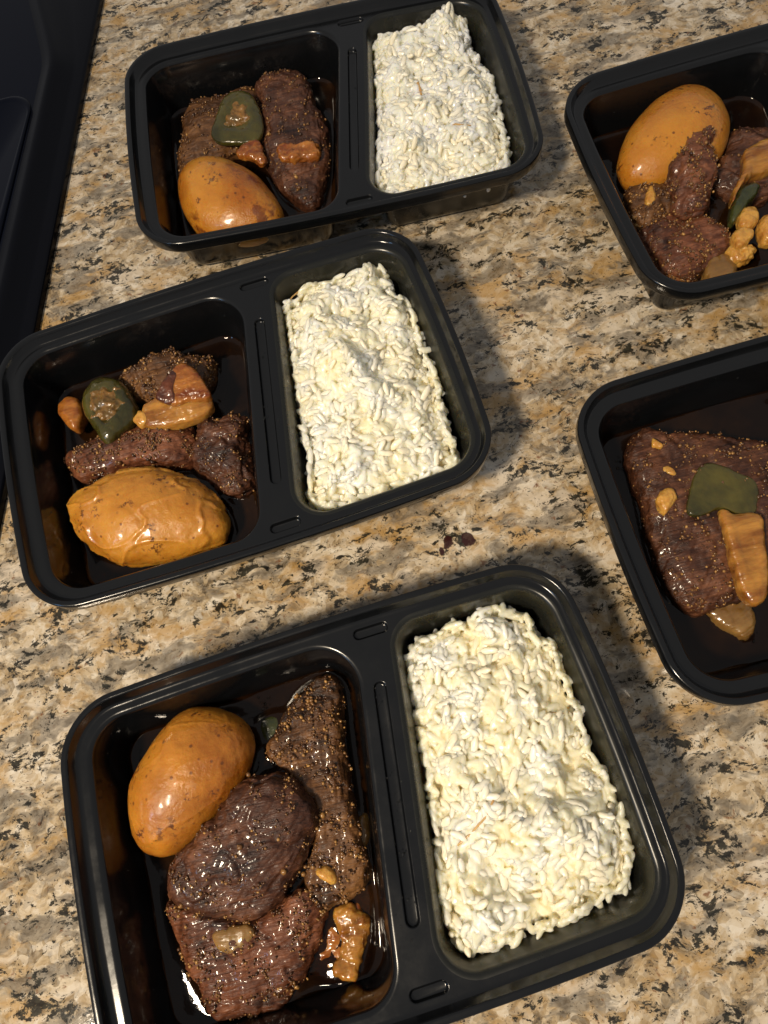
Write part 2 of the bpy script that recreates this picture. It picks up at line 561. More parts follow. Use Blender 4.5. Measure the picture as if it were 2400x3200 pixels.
def capsule(x0, y0, x1, y1, hw, n=8):
    a, b = np.array([x0, y0], float), np.array([x1, y1], float)
    d = (b - a) / np.linalg.norm(b - a)
    t0 = math.atan2(d[1], d[0])
    pts = [b + hw * np.array([math.cos(t0 - math.pi / 2 + math.pi * k / n), math.sin(t0 - math.pi / 2 + math.pi * k / n)]) for k in range(n + 1)]
    pts += [a + hw * np.array([math.cos(t0 + math.pi / 2 + math.pi * k / n), math.sin(t0 + math.pi / 2 + math.pi * k / n)]) for k in range(n + 1)]
    return np.array(pts)


SLOTS = [((20.8, 65.2), (31.6, 65.2), 2.7), ((3.2, -65.2), (13.4, -65.2), 2.7), ((22.8, 41.5), (9.6, -42.0), 3.1)]


def build_container_meshes():
    out = {}

    def fin(loops_z, cap=False, name=''):
        vs, ls = [], []
        for L, z in loops_z:
            ls.append(len(vs))
            for x, y in L:
                x, y = warp(x, y)
                vs.append((x / 1000, y / 1000, z / 1000))
        n = len(loops_z[0][0])
        fs = bridge(ls, n)
        if cap:
            vs.append(tuple(np.mean(vs[ls[-1]:ls[-1] + n], 0)))
            fs += [(ls[-1] + i, ls[-1] + (i + 1) % n, len(vs) - 1) for i in range(n)]
        return vs, fs
    rim_prof = [(1.6, -6.6), (0.9, -6.9), (0.25, -6.6), (0.0, -6.0), (0.0, -1.1), (0.12, -0.55), (0.45, -0.15), (0.95, 0), (2.2, 0.0),
                (2.65, -0.12), (2.95, -0.5), (3.3, -1.3), (4.6, -3.9), (5.0, -4.4), (5.6, -4.7), (6.3, -4.8), (6.6, -4.8)]
    out['rim'] = fin([(rpoly(RECT, [CR] * 4, d), HR + z) for d, z in rim_prof])
    out['large_compartment'] = fin([(rpoly(LWELL, LWR, d), LZ + z) for d, z in WELL_PROF], True)
    out['small_compartment'] = fin([(rpoly(RWELL, RWR, d), LZ + z) for d, z in WELL_PROF], True)
    for k, (a, b, hw) in enumerate(SLOTS):
        L = [(capsule(*a, *b, hw), LZ), (capsule(*a, *b, hw - 0.15), LZ), (capsule(*a, *b, hw - 0.5), LZ - 0.35), (capsule(*a, *b, hw - 0.75), LZ - 1.7), (capsule(*a, *b, hw - 1.1), LZ - 2.1), (capsule(*a, *b, hw - 1.5), LZ - 2.2)]
        vs, fs = fin(L)
        n = len(L[0][0])
        fs.append(tuple(range(len(vs) - n, len(vs))))
        out['slot%d' % k] = (vs, fs)
    # flat ledge between rim, wells and slots
    bm = bmesh.new()
    for L in [rpoly(RECT, [CR] * 4, 6.6), rpoly(LWELL, LWR, 0), rpoly(RWELL, RWR, 0)] + [capsule(*a, *b, hw) for a, b, hw in SLOTS]:
        vv = [bm.verts.new((warp(x, y)[0] / 1000, warp(x, y)[1] / 1000, LZ / 1000)) for x, y in L]
        for i in range(len(vv)):
            bm.edges.new((vv[i - 1], vv[i]))
    bmesh.ops.triangle_fill(bm, use_beauty=True, use_dissolve=False, edges=bm.edges[:], normal=(0, 0, 1))
    bm.verts.index_update()
    out['ledge'] = ([v.co[:] for v in bm.verts], [tuple(v.index for v in f.verts) for f in bm.faces])
    bm.free()
    return out


PARTS = build_container_meshes()
CLAB = {1: 'black two-compartment plastic meal container farthest back, beside the stove',
        2: 'black two-compartment plastic meal container in the middle, touching the left picture edge',
        3: 'black two-compartment plastic meal container nearest the camera, largest in view',
        4: 'black plastic meal container cut off by the right edge, the upper of the two there',
        5: 'black plastic meal container cut off by the right edge, the lower of the two there'}
CMESH = {}
for i in CONT:
    cx, cy, a = CONT[i]
    root = empty('meal_container', (cx, cy, 0), a)
    tag(root, CLAB[i], 'food container', 'black meal containers on the counter')
    for nm, (vs, fs) in PARTS.items():
        pn = {'slot0': 'stacking_slot', 'slot1': 'stacking_slot', 'slot2': 'divider_groove'}.get(nm, nm)
        if nm not in CMESH:
            o = mesh(pn, vs, fs, M_FILM if nm == 'small_compartment' else M_PLA, root, smooth=nm != 'ledge', sharp=60)
            CMESH[nm] = o.data
        else:
            o = bpy.data.objects.new(pn, CMESH[nm])
            COL.objects.link(o)
            o.parent = root

# ------------------------------------------------------------------ food outlines (container-local millimetres)
F = {
 'potato3': (3, [(-94.2,27.6),(-91.1,36.7),(-84.7,44.9),(-75.2,53.2),(-66.0,59.0),(-54.9,59.0),(-44.9,54.3),(-37.8,46.3),(-36.5,37.4),(-40.7,28.4),(-46.8,21.2),(-54.6,16.5),(-64.7,9.8),(-75.0,6.0),(-82.6,5.7),(-90.4,9.8),(-94.1,17.9)]),
 'beef3a': (3, [(-78.0,5.2),(-70.4,9.8),(-57.9,14.8),(-49.8,20.4),(-42.3,23.5),(-32.5,24.1),(-26.9,23.3),(-20.1,15.8),(-16.4,6.6),(-21.0,-5.1),(-29.2,-14.5),(-39.7,-22.9),(-49.0,-26.7),(-62.8,-23.4),(-75.2,-17.3),(-84.6,-8.8),(-82.1,-1.2)]),
 'beef3b': (3, [(-29.3,28.6),(-25.0,33.9),(-15.5,43.4),(-6.1,48.2),(0.7,47.0),(1.1,38.1),(-1.2,26.4),(-2.9,14.0),(-4.2,2.6),(-4.7,-8.7),(-4.4,-17.3),(-9.9,-23.3),(-19.9,-25.3),(-27.0,-24.0),(-26.4,-15.0),(-20.9,-5.5),(-18.5,7.0),(-22.5,17.3)]),
 'beef3c': (3, [(-84.8,-13.5),(-77.7,-15.6),(-65.1,-22.6),(-51.0,-26.8),(-38.9,-23.7),(-28.5,-23.4),(-26.5,-33.1),(-31.8,-42.2),(-38.7,-50.5),(-45.7,-56.3),(-54.4,-58.4),(-66.7,-57.2),(-75.7,-53.1),(-79.4,-45.1),(-82.5,-33.9),(-84.3,-24.4)]),
 'onion3a': (3, [(-21.3,-37.3),(-16.3,-36.3),(-12.0,-40.9),(-12.8,-46.3),(-16.8,-50.7),(-20.3,-56.1),(-25.5,-52.2),(-21.7,-45.3)]),
 'onion3b': (3, [(-68.7,-26.1),(-55.2,-27.6),(-53.8,-32.9),(-61.8,-36.1),(-68.1,-31.9)]),
 'onion3c': (3, [(-4.6,-4.7),(0.4,-2.6),(0.7,-8.1),(-1.9,-13.5),(-7.5,-16.1),(-7.6,-10.0)]),
 'garlic3a': (3, [(-23.4,-16.6),(-19.0,-16.2),(-16.4,-20.4),(-17.3,-23.4),(-20.0,-23.0),(-23.1,-19.2)]),
 'pepper3': (3, [(-34.1,47.6),(-23.9,47.4),(-25.6,37.1),(-31.4,34.1),(-35.7,37.3)]),
 'sauce3': (3, [(-36.0,-52.0),(-33.8,-40.6),(-24.7,-31.7),(-12.9,-30.2),(-8.1,-33.3),(-11.1,-43.2),(-16.8,-56.0),(-25.5,-57.4)]),
 'potato2': (2, [(-93.6,-15.1),(-89.2,-10.6),(-79.3,-7.0),(-67.8,-4.9),(-56.9,-6.5),(-44.8,-11.4),(-33.4,-19.0),(-25.7,-25.7),(-20.8,-36.3),(-18.9,-47.6),(-21.4,-54.4),(-27.5,-57.9),(-36.6,-58.6),(-49.8,-58.3),(-62.7,-55.8),(-75.0,-50.3),(-84.2,-41.5),(-91.3,-29.6),(-93.3,-22.1)]),
 'beef2a': (2, [(-92.3,12.3),(-86.4,16.6),(-72.6,19.1),(-59.2,18.7),(-46.9,17.5),(-35.1,14.4),(-26.6,9.2),(-27.2,-2.3),(-31.0,-11.4),(-41.0,-9.9),(-54.1,-4.8),(-65.1,-3.5),(-76.3,-2.7),(-84.7,-2.3),(-89.5,3.0)]),
 'beef2b': (2, [(-31.2,-12.3),(-26.5,0.6),(-19.9,13.2),(-13.3,8.7),(-4.4,9.8),(-0.3,2.9),(-1.3,-5.2),(-1.3,-16.7),(-3.7,-30.1),(-12.3,-35.1),(-20.1,-29.4),(-26.4,-20.2)]),
 'beef2c': (2, [(-55.3,48.8),(-46.0,51.1),(-38.6,54.1),(-26.6,54.8),(-21.5,50.7),(-8.4,42.9),(-8.0,36.0),(-13.1,26.6),(-27.8,25.4),(-42.1,26.1),(-51.2,33.9),(-54.4,42.8)]),
 'pepper2': (2, [(-74.5,38.9),(-69.7,44.8),(-64.4,47.4),(-58.1,45.0),(-52.5,38.6),(-49.4,29.8),(-49.0,22.1),(-52.9,16.0),(-59.3,12.0),(-65.6,7.5),(-69.4,12.5),(-72.7,21.0),(-75.1,29.3)]),
 'core2': (2, [(-70.9,34.3),(-67.8,38.6),(-60.1,39.1),(-54.3,34.7),(-53.1,27.8),(-54.9,21.0),(-61.6,19.7),(-69.5,23.1),(-71.5,28.0)]),
 'onion2a': (2, [(-38.5,25.2),(-33.8,30.0),(-27.0,35.2),(-22.6,38.0),(-17.5,35.1),(-13.7,26.0),(-11.8,17.7),(-11.4,11.1),(-14.9,8.2),(-24.6,6.4),(-35.6,7.2),(-43.6,9.0),(-47.5,12.5),(-46.5,20.6),(-44.4,24.1)]),
 'layer2': (2, [(-36.9,22.4),(-30.0,29.0),(-22.0,35.6),(-16.1,32.0),(-12.5,22.7),(-10.9,14.0),(-15.6,13.1),(-22.7,14.6),(-29.1,14.8),(-34.8,18.8)]),
 'burnt2': (2, [(-36.5,21.7),(-32.4,26.6),(-25.7,32.1),(-23.0,29.1),(-26.6,22.9),(-28.1,16.0),(-33.0,16.9)]),
 'garlic2': (2, [(-51.7,17.7),(-47.4,20.4),(-44.1,18.2),(-43.5,13.7),(-49.0,12.0)]),
 'onion2b': (2, [(-90.9,40.5),(-85.1,46.2),(-79.7,43.1),(-78.2,34.8),(-80.1,28.9),(-83.5,25.8),(-88.3,31.8)]),
 'potato1': (1, [(-90.0,-12.0),(-87.3,-5.0),(-81.6,0.1),(-73.7,0.7),(-62.8,-2.9),(-53.3,-9.9),(-44.2,-20.1),(-38.7,-30.2),(-35.1,-40.7),(-33.9,-50.4),(-38.3,-58.5),(-51.1,-61.3),(-67.3,-59.1),(-79.8,-51.8),(-87.0,-39.5),(-90.1,-27.1)]),
 'beef1a': (1, [(-88.8,22.1),(-83.2,44.3),(-78.8,52.7),(-70.2,55.2),(-56.4,56.1),(-47.2,55.9),(-38.0,55.7),(-35.1,42.6),(-35.6,24.8),(-38.4,10.4),(-52.6,9.7),(-67.2,5.8),(-80.2,-0.9),(-89.3,-4.0),(-92.0,5.7)]),
 'beef1b': (1, [(-37.4,51.9),(-30.0,59.0),(-18.7,61.3),(-11.0,57.8),(-5.7,50.0),(-4.0,37.3),(-3.1,26.2),(0.3,19.4),(0.2,7.7),(-3.2,-14.0),(-8.2,-29.2),(-14.4,-41.5),(-22.0,-41.6),(-31.4,-30.5),(-38.0,-15.6),(-41.0,2.0),(-37.3,24.1)]),
 'pepper1': (1, [(-66.4,19.8),(-62.9,28.1),(-57.3,39.5),(-50.6,43.5),(-41.1,40.8),(-37.1,30.1),(-36.3,15.9),(-38.1,8.4),(-43.0,4.1),(-54.1,5.5),(-64.0,9.5),(-67.0,14.3)]),
 'core1': (1, [(-57.5,24.3),(-53.1,32.3),(-46.6,35.2),(-40.3,28.7),(-43.0,21.3),(-50.4,17.6),(-57.2,18.4)]),
 'onion1a': (1, [(-53.7,0.8),(-48.9,4.5),(-40.3,4.4),(-37.8,-9.8),(-41.6,-13.1),(-46.2,-8.5),(-52.5,-3.5)]),
 'onion1b': (1, [(-28.2,-2.4),(-19.2,-6.0),(-7.5,-8.1),(-7.8,-15.8),(-14.0,-17.4),(-24.3,-17.8),(-30.2,-10.7)]),
 'potato4': (4, [(-85.7,28.0),(-78.3,40.3),(-70.1,49.6),(-59.4,57.2),(-47.9,62.4),(-37.3,65.4),(-29.9,64.3),(-22.9,58.5),(-19.2,48.7),(-19.1,38.3),(-21.6,29.0),(-29.4,17.8),(-40.4,10.0),(-52.3,6.4),(-63.5,6.5),(-74.4,7.5),(-82.0,11.1),(-86.3,15.5),(-87.0,21.5)]),
 'beef4a': (4, [(-61.7,16.4),(-53.6,23.3),(-46.2,26.6),(-37.6,29.0),(-37.0,22.3),(-40.9,13.9),(-44.3,2.5),(-48.8,-10.0),(-55.5,-17.0),(-63.5,-18.8),(-69.2,-15.0),(-70.5,-9.0),(-68.4,-0.4),(-67.0,8.6)]),
 'beef4b': (4, [(-87.7,8.4),(-82.4,14.3),(-73.4,14.1),(-65.7,10.4),(-64.2,-0.7),(-66.5,-10.3),(-74.4,-15.0),(-83.9,-16.4),(-88.5,-9.3),(-89.6,-0.4)]),
 'beef4c': (4, [(-89.1,-12.8),(-76.1,-9.8),(-65.2,-10.7),(-55.5,-14.1),(-48.5,-23.9),(-47.5,-35.1),(-53.8,-44.6),(-66.2,-48.4),(-78.3,-51.3),(-86.8,-45.9),(-88.9,-32.8)]),
 'beef4d': (4, [(-41.0,8.5),(-26.5,21.2),(-16.4,33.8),(-5.2,32.8),(5.3,21.8),(4.7,4.1),(-9.5,-10.2),(-26.0,-13.9),(-37.5,-6.2)]),
 'onion4a': (4, [(-26.1,8.4),(-20.1,12.0),(-9.2,13.1),(-5.4,4.9),(-12.0,-6.2),(-21.4,-7.6),(-28.9,-7.8),(-38.1,-13.9),(-44.7,-20.8),(-40.6,-13.0),(-30.5,-1.6)]),
 'pepper4': (4, [(-41.0,-16.5),(-36.1,-11.8),(-29.2,-9.5),(-25.1,-11.8),(-28.3,-17.2),(-36.5,-22.7),(-46.3,-30.2),(-47.8,-26.9)]),
 'garlic4a': (4, [(-42.4,-25.2),(-37.2,-23.4),(-33.2,-25.7),(-34.7,-32.3),(-40.9,-36.5),(-45.2,-33.2)]),
 'garlic4b': (4, [(-50.3,-36.8),(-45.1,-34.1),(-39.6,-37.8),(-45.1,-43.8),(-51.1,-44.4)]),
 'garlic4c': (4, [(-35.7,-35.5),(-30.5,-30.2),(-25.8,-30.9),(-26.5,-38.7),(-33.1,-47.0),(-37.7,-44.6)]),
 'garlic4d': (4, [(-54.8,-44.1),(-51.5,-39.9),(-47.8,-42.9),(-41.2,-42.5),(-40.4,-47.2),(-47.7,-50.8),(-53.3,-49.0)]),
 'onion4b': (4, [(-65.5,-45.0),(-60.7,-40.4),(-55.0,-40.6),(-50.4,-46.6),(-51.4,-52.3),(-56.9,-58.3),(-64.4,-59.2),(-69.4,-55.8)]),
 'garlic4e': (4, [(-83.0,-2.8),(-78.1,5.0),(-75.3,6.4),(-75.4,0.3),(-79.5,-6.3)]),
 'onion4c': (4, [(-85.3,-40.3),(-77.3,-38.5),(-69.3,-42.0),(-70.6,-46.9),(-79.2,-51.9),(-85.5,-48.0)]),
 'beef5': (5, [(-84.9,43.4),(-80.1,51.6),(-74.9,56.0),(-69.7,55.4),(-62.4,49.3),(-49.6,45.9),(-39.2,41.4),(-28.7,35.3),(-18.0,30.2),(-17.9,15.2),(-27.8,-4.5),(-43.3,-26.0),(-61.3,-33.4),(-79.4,-34.2),(-87.0,-28.8),(-90.4,-21.2),(-90.4,-8.5),(-89.6,4.3),(-86.3,25.9)]),
 'pepper5': (5, [(-72.1,10.5),(-62.1,24.7),(-56.3,28.5),(-50.3,26.7),(-44.9,21.5),(-37.7,14.8),(-40.4,5.8),(-44.0,0.6),(-51.6,1.9),(-58.0,6.4),(-68.2,5.8)]),
 'onion5a': (5, [(-58.8,5.4),(-53.3,2.9),(-43.4,-0.8),(-46.0,-10.4),(-50.8,-25.7),(-56.0,-34.8),(-61.1,-37.4),(-64.4,-34.1),(-64.0,-22.0),(-62.1,-10.0)]),
 'onion5b': (5, [(-76.2,-30.7),(-62.9,-28.5),(-57.2,-34.3),(-56.2,-39.5),(-60.1,-46.6),(-65.3,-49.2),(-69.9,-44.8),(-75.0,-37.7)]),
 'garlic5a': (5, [(-82.9,18.4),(-78.0,22.4),(-74.2,21.3),(-73.2,16.5),(-77.4,13.3),(-82.0,10.2),(-83.4,15.0)]),
 'garlic5b': (5, [(-74.8,32.0),(-71.4,32.0),(-69.3,28.6),(-70.7,27.1),(-74.0,29.5)]),
 'garlic5c': (5, [(-74.0,45.0),(-72.4,46.9),(-69.7,42.8),(-71.1,41.3),(-74.3,43.0)]),
}

CNAME = {1: 'farthest container', 2: 'middle left container', 3: 'nearest container', 4: 'upper right container', 5: 'lower right container'}


def remeshed(verts, faces, voxel, smooth=0, sfac=0.5):
    """closed, evenly tessellated surface around a rough shape"""
    me = bpy.data.meshes.new('tmp')
    me.from_pydata([tuple(v) for v in verts], [], faces)
    o = bpy.data.objects.new('tmp', me)
    COL.objects.link(o)
    md = o.modifiers.new('r', 'REMESH')
    md.mode = 'VOXEL'
    md.voxel_size = voxel
    if smooth:
        sm = o.modifiers.new('s', 'SMOOTH')
        sm.factor = sfac
        sm.iterations = smooth
    dg = bpy.context.evaluated_depsgraph_get()
    ev = o.evaluated_get(dg)
    res = bpy.data.meshes.new_from_object(ev)
    bpy.data.objects.remove(o)
    bpy.data.meshes.remove(me)
    return res


def lump(name, key, z0, z1, mat, label=None, cat=None, group=None, sq=0.75, vox=0.8, amp=1.2, freq=0.075, fib=None, fine=0.25, finef=0.45,
         tilt=(0.0, 0.0), center=None, crack=0.0, crackf=0.07, parent=None, dent=0.0, seed=0.0, grow=1.0, fold=0.0, rag=0.0):
    i, pts = F[key]
    ol = resample(pts, 72)
    c = np.array(center) if center else ol.mean(0)
    ol = c + (ol - c) * grow
    zm, hz = (z0 + z1) / 2, (z1 - z0) / 2
    vs, ls = [], []
    for t in np.radians(np.linspace(-75, 86, 22)):
        s = math.cos(t) ** sq
        h = math.copysign(abs(math.sin(t)) ** sq, t)
        ls.append(len(vs))
        for q in ol:
            x, y = c + (q - c) * s
            z = zm + hz * h
            if t > 0:
                z += (tilt[0] * (x - c[0]) + tilt[1] * (y - c[1])) * abs(h)
                z -= dent * hz * max(0.0, 1 - (s / 0.62) ** 2) ** 1.5
            vs.append(Vector((x, y, z)))
    n_ = len(ol)
    vs.append(Vector(np.mean([list(v) for v in vs[ls[-1]:]], 0)))
    fs = bridge(ls, n_) + [(ls[-1] + k, ls[-1] + (k + 1) % n_, len(vs) - 1) for k in range(n_)]
    fs.append(tuple(reversed(range(ls[0], ls[0] + n_))))
    me = remeshed(vs, fs, vox)
    me.name = name
    nv = len(me.vertices)
    co = np.empty(nv * 3)
    no = np.empty(nv * 3)
    me.vertices.foreach_get('co', co)
    me.vertex_normals.foreach_get('vector', no)
    co = co.reshape(-1, 3)
    no = no.reshape(-1, 3)
    base = W3(i, c[0], c[1], z0)
    off = base if parent is None else parent.location
    out = np.empty((nv, 3))
    sh = Vector((seed * 31 + i * 57, seed * 17, 0))
    if fib is not None:
        ca, sa = math.cos(fib), math.sin(fib)
    for k in range(nv):
        p0 = Vector(co[k])
        p = p0 + sh
        d = amp * fbm(p * freq, 3)
        if rag:
            d += rag * noise.noise(p * 0.19 + Vector((3, 1, 7))) + rag * 0.6 * noise.noise(p * 0.36)
        if fib is not None:
            bw = 5.0 * noise.noise(p * 0.03)
            pf = Vector(((p.x * ca + p.y * sa) * 0.03, (-p.x * sa + p.y * ca + bw) * 0.50, p.z * 0.30))
            d += 0.38 * (0.4 - abs(noise.noise(pf)) * 1.5) + 0.20 * noise.noise(pf * 2.1)
        if crack:
            d -= crack * max(0.0, 0.13 - abs(noise.noise(p * crackf + Vector((9, 3, 1))))) / 0.13
        if fold:
            pw = Vector((p.x * 0.035, p.y * 0.10, p.z * 0.10))
            d += fold * max(0.0, 0.10 - abs(noise.noise(pw + Vector((1, 6, 2))))) / 0.10
        if fine:
            d += fine * noise.noise(p * finef) + fine * 0.7 * noise.noise(p * finef * 2.2)
        q = p0 + Vector(no[k]) * d
        q.z = max(q.z, 1.6)
        out[k] = W3(i, q.x, q.y, q.z) - off
    me.vertices.foreach_set('co', out.ravel())
    me.materials.clear()
    me.materials.append(mat)
    me.polygons.foreach_set('use_smooth', [True] * len(me.polygons))
    me.update()
    o = bpy.data.objects.new(name, me)
    COL.objects.link(o)
    if parent is None:
        o.location = base
    else:
        o.parent = parent
    tag(o, label, cat, group)
    LUMPS.append((i, ol, z0, z1))
    return o


LUMPS = []


def crumbs(o, count_, smin=0.34, smax=0.95, name='seasoning', clumpf=0.16, bias=0.0):
    """pepper and garlic grains stuck to the upper side of a piece of meat"""
    count = int(count_ * 2.2)
    me = o.data
    cand = [p for p in me.polygons if p.normal.z > 0.25]
    wts = [p.area for p in cand]
    vs, fs = [], []
    ico = [(0, 0, 1), (0.89, 0, 0.45), (0.28, 0.85, 0.45), (-0.72, 0.53, 0.45), (-0.72, -0.53, 0.45), (0.28, -0.85, 0.45), (0.72, 0.53, -0.45), (-0.28, 0.85, -0.45), (-0.89, 0, -0.45), (-0.28, -0.85, -0.45), (0.72, -0.53, -0.45), (0, 0, -1)]
    tri = [(0, 1, 2), (0, 2, 3), (0, 3, 4), (0, 4, 5), (0, 5, 1), (1, 6, 2), (2, 7, 3), (3, 8, 4), (4, 9, 5), (5, 10, 1), (6, 7, 2), (7, 8, 3), (8, 9, 4), (9, 10, 5), (10, 6, 1), (11, 7, 6), (11, 8, 7), (11, 9, 8), (11, 10, 9), (11, 6, 10)]
    made = 0
    for p in random.choices(cand, weights=wts, k=count * 3):
        co = Vector(p.center)
        if fbm((co + o.location) * 1000 * clumpf, 2) < bias:
            continue
        s = (smin + (smax - smin) * random.random() ** 2.0) / 1000 * (1.7 if random.random() < 0.05 else 1.0)
        R = Euler((random.random() * 6.3, random.random() * 6.3, random.random() * 6.3)).to_matrix() @ Matrix.Diagonal((1.0, random.uniform(0.6, 1), random.uniform(0.45, 0.9)))
        k = len(vs)
        jit = Vector((random.uniform(-1, 1), random.uniform(-1, 1), 0)) * 0.0007
        for v in ico:
            vs.append(co + jit + p.normal * s * 0.35 + (R @ Vector(v)) * s)
        fs += [(a + k, b + k, c + k) for a, b, c in tri]
        made += 1
        if made >= count:
            break
    c = mesh(name, vs, fs, M_CRUMB, o)
    c['kind'] = 'stuff'
    return c


# --- potatoes
PG = 'whole stewed potatoes'
M_P = {1: mat_potato('potato_skin_seared', (0.37, 0.115, 0.009), (0.57, 0.245, 0.026), 1.3, True, 0.25),
       2: mat_potato('potato_skin_wrinkled', (0.41, 0.150, 0.012), (0.60, 0.275, 0.036), 4.1, False, 1.1),
       3: mat_potato('potato_skin_smooth', (0.30, 0.090, 0.007), (0.54, 0.220, 0.024), 7.7, False, 0.55),
       4: mat_potato('potato_skin_pale', (0.42, 0.145, 0.011), (0.59, 0.25, 0.028), 9.9, False, 0.15)}
lump('potato', 'potato1', 2, 37, M_P[1], 'whole potato with a dark seared patch in the farthest container', 'potato', PG, sq=1.0, amp=0.9, freq=0.04, fine=0.05)
lump('potato', 'potato2', 2, 36, M_P[2], 'long whole potato with wrinkled, split skin, lying along the front of the middle left container', 'potato', PG, sq=0.97, amp=1.0, freq=0.04, fine=0.10, crack=0.5, crackf=0.05, fold=0.9, rag=0.25)
lump('potato', 'potato3', 2, 38, M_P[3], 'large smooth brown-gold potato in the nearest container', 'potato', PG, sq=1.0, amp=0.8, freq=0.035, fine=0.06, crack=0.12, fold=0.25)
lump('potato', 'potato4', 2, 39, M_P[4], 'egg-shaped golden potato at the back of the upper right container', 'potato', PG, sq=1.0, amp=0.6, freq=0.035, fine=0.05)

# --- beef
BG = 'stewed beef pieces'
B = lambda *a, **k: lump('beef_piece', *a, **{**dict(cat='beef', group=BG, rag=0.55, vox=0.62, fine=0.15), **k})
b = B('beef3a', 8, 34, M_BEEF[0], label='thick dark beef slab leaning on the potato in the nearest container', sq=0.72, amp=2.0, fib=0.75, crack=1.0, tilt=(0.10, 0.10), rag=0.3)
crumbs(b, 200, bias=0.12)
b = B('beef3b', 3, 24, M_BEEF[2], label='long seasoned beef strip along the divider in the nearest container', center=(-12, 8), grow=1.22, sq=0.7, amp=1.8, fib=1.3, crack=0.5, seed=1)
crumbs(b, 460, 0.34, 1.1, bias=-0.08)
b = B('beef3c', 2, 22, M_BEEF[1], label='reddish-brown beef chunk at the front of the nearest container, lying in broth', sq=0.62, grow=1.08, center=(-55, -35), amp=2.2, fib=0.1, crack=0.9, tilt=(0.05, 0.10), seed=2)
crumbs(b, 300, bias=0.05)
b = B('beef2a', 2, 26, M_BEEF[1], label='log-shaped beef piece just behind the wrinkled potato', sq=0.8, amp=1.6, fib=0.15, crack=0.5, seed=3)
crumbs(b, 380, bias=-0.1)
b = B('beef2b', 2, 25, M_BEEF[0], label='ragged beef piece against the divider in the middle left container', sq=0.75, amp=2.6, fib=-0.9, crack=1.0, freq=0.1, seed=4)
crumbs(b, 120, bias=0.1)
b = B('beef2c', 2, 28, M_BEEF[2], label='crumb-coated beef piece behind the onion wedge in the middle left container', sq=0.75, amp=1.8, crack=0.4, fine=0.4, seed=5)
crumbs(b, 340, 0.34, 1.1, bias=-0.15)
b = B('beef1a', 2, 23, M_BEEF[2], label='flat dark beef slice under the green pepper in the farthest container', sq=0.65, amp=1.4, fib=0.4, crack=0.4, seed=6)
crumbs(b, 200, bias=0.05)
b = B('beef1b', 2, 26, M_BEEF[0], label='tall dark beef slab along the divider in the farthest container', center=(-20, 10), sq=0.7, amp=1.7, fib=1.4, crack=0.5, tilt=(0, 0.08), seed=7)
crumbs(b, 220, bias=0.08)
b = B('beef4a', 6, 38, M_BEEF[1], label='upright ragged beef piece leaning on the potato in the upper right container', sq=0.85, amp=2.6, freq=0.10, crack=0.9, seed=8, tilt=(0, 0.15))
crumbs(b, 260, bias=0.0)
b = B('beef4b', 2, 25, M_BEEF[2], label='beef piece against the left wall of the upper right container', sq=0.75, amp=2.2, freq=0.10, crack=0.8, seed=9)
crumbs(b, 260, bias=-0.1)
b = B('beef4c', 2, 24, M_BEEF[1], label='shredded beef piece at the front of the upper right container', sq=0.7, amp=2.2, fib=-0.5, freq=0.09, crack=0.8, seed=10)
crumbs(b, 320, bias=0.0)
b = B('beef4d', 2, 25, M_BEEF[0], label='dark beef piece right of the potato in the upper right container', sq=0.75, amp=2.2, freq=0.09, crack=0.8, seed=11)
crumbs(b, 60, bias=0.1)
b = B('beef5', 2, 26, M_BEEF[0], label='broad square-cornered beef slab in the lower right container', sq=0.5, amp=1.6, fib=0.9, freq=0.06, crack=0.5, seed=12, tilt=(-0.02, 0.04))
crumbs(b, 520, bias=-0.02)

# --- vegetables
OG, GG, VG = 'stewed onion pieces', 'garlic pieces', 'green pepper pieces'


def onion(key, z0, z1, mat, label, **k):
    return lump('onion_piece', key, z0, z1, mat, label, 'onion', OG, **{**dict(sq=0.6, vox=0.55, amp=0.8, freq=0.12, fine=0.12), **k})


def garlic(key, z0, z1, label, mat=None, **k):
    return lump('garlic_piece', key, z0, z1, mat or M_GARLIC, label, 'garlic', GG, **{**dict(sq=0.75, vox=0.45, amp=0.6, freq=0.25, fine=0.15), **k})


def pepper(key, z0, z1, mat, label, **k):
    return lump('green_pepper_piece', key, z0, z1, mat, label, 'green pepper', VG, **{**dict(sq=0.62, vox=0.6, amp=0.7, freq=0.10, fine=0.08), **k})


onion('onion3a', 6, 16.5, M_ONION, 'soft golden onion piece in the front corner of the nearest container', freq=0.16, amp=1.8, grow=1.35)
onion('onion3b', 18.5, 23.4, M_ONION_PALE, 'translucent brown onion slice lying on the reddish front beef chunk', sq=0.7)
onion('onion3c', 6, 16, M_ONION_PALE, 'thin translucent onion slice against the divider wall of the nearest container')
onion('sauce3', 3, 13.0, M_ONION_RED, 'reddish-brown stewed onion mass under the golden onion in the nearest container', sq=0.8, amp=1.5, freq=0.15, grow=1.12)  # amber patch of broth, added as a solid lump in onion material
garlic('garlic3a', 17, 25, 'garlic chunk on the front end of the long beef strip')
pepper('pepper3', 4, 12.5, M_PEPPER_DARK, 'dark green pepper scrap behind the beef in the nearest container')
p2 = pepper('pepper2', 16, 32, M_PEPPER, 'cup-shaped green pepper end with brown filling in the middle left container', dent=0.7, sq=0.72, vox=0.5)
lump('filling', 'core2', 19, 32.0, M_CORE, parent=p2, vox=0.5, sq=0.8, amp=1.5, freq=0.22, fine=0.45, grow=1.22)
o2 = onion('onion2a', 19, 29.5, M_ONION, 'big yellow onion wedge with a charred patch on the middle left beef', sq=0.5)
lump('onion_layer', 'layer2', 25, 34.5, M_ONION_RED, parent=o2, sq=0.42, vox=0.5, amp=0.5, freq=0.1, tilt=(0.0, 0.14))
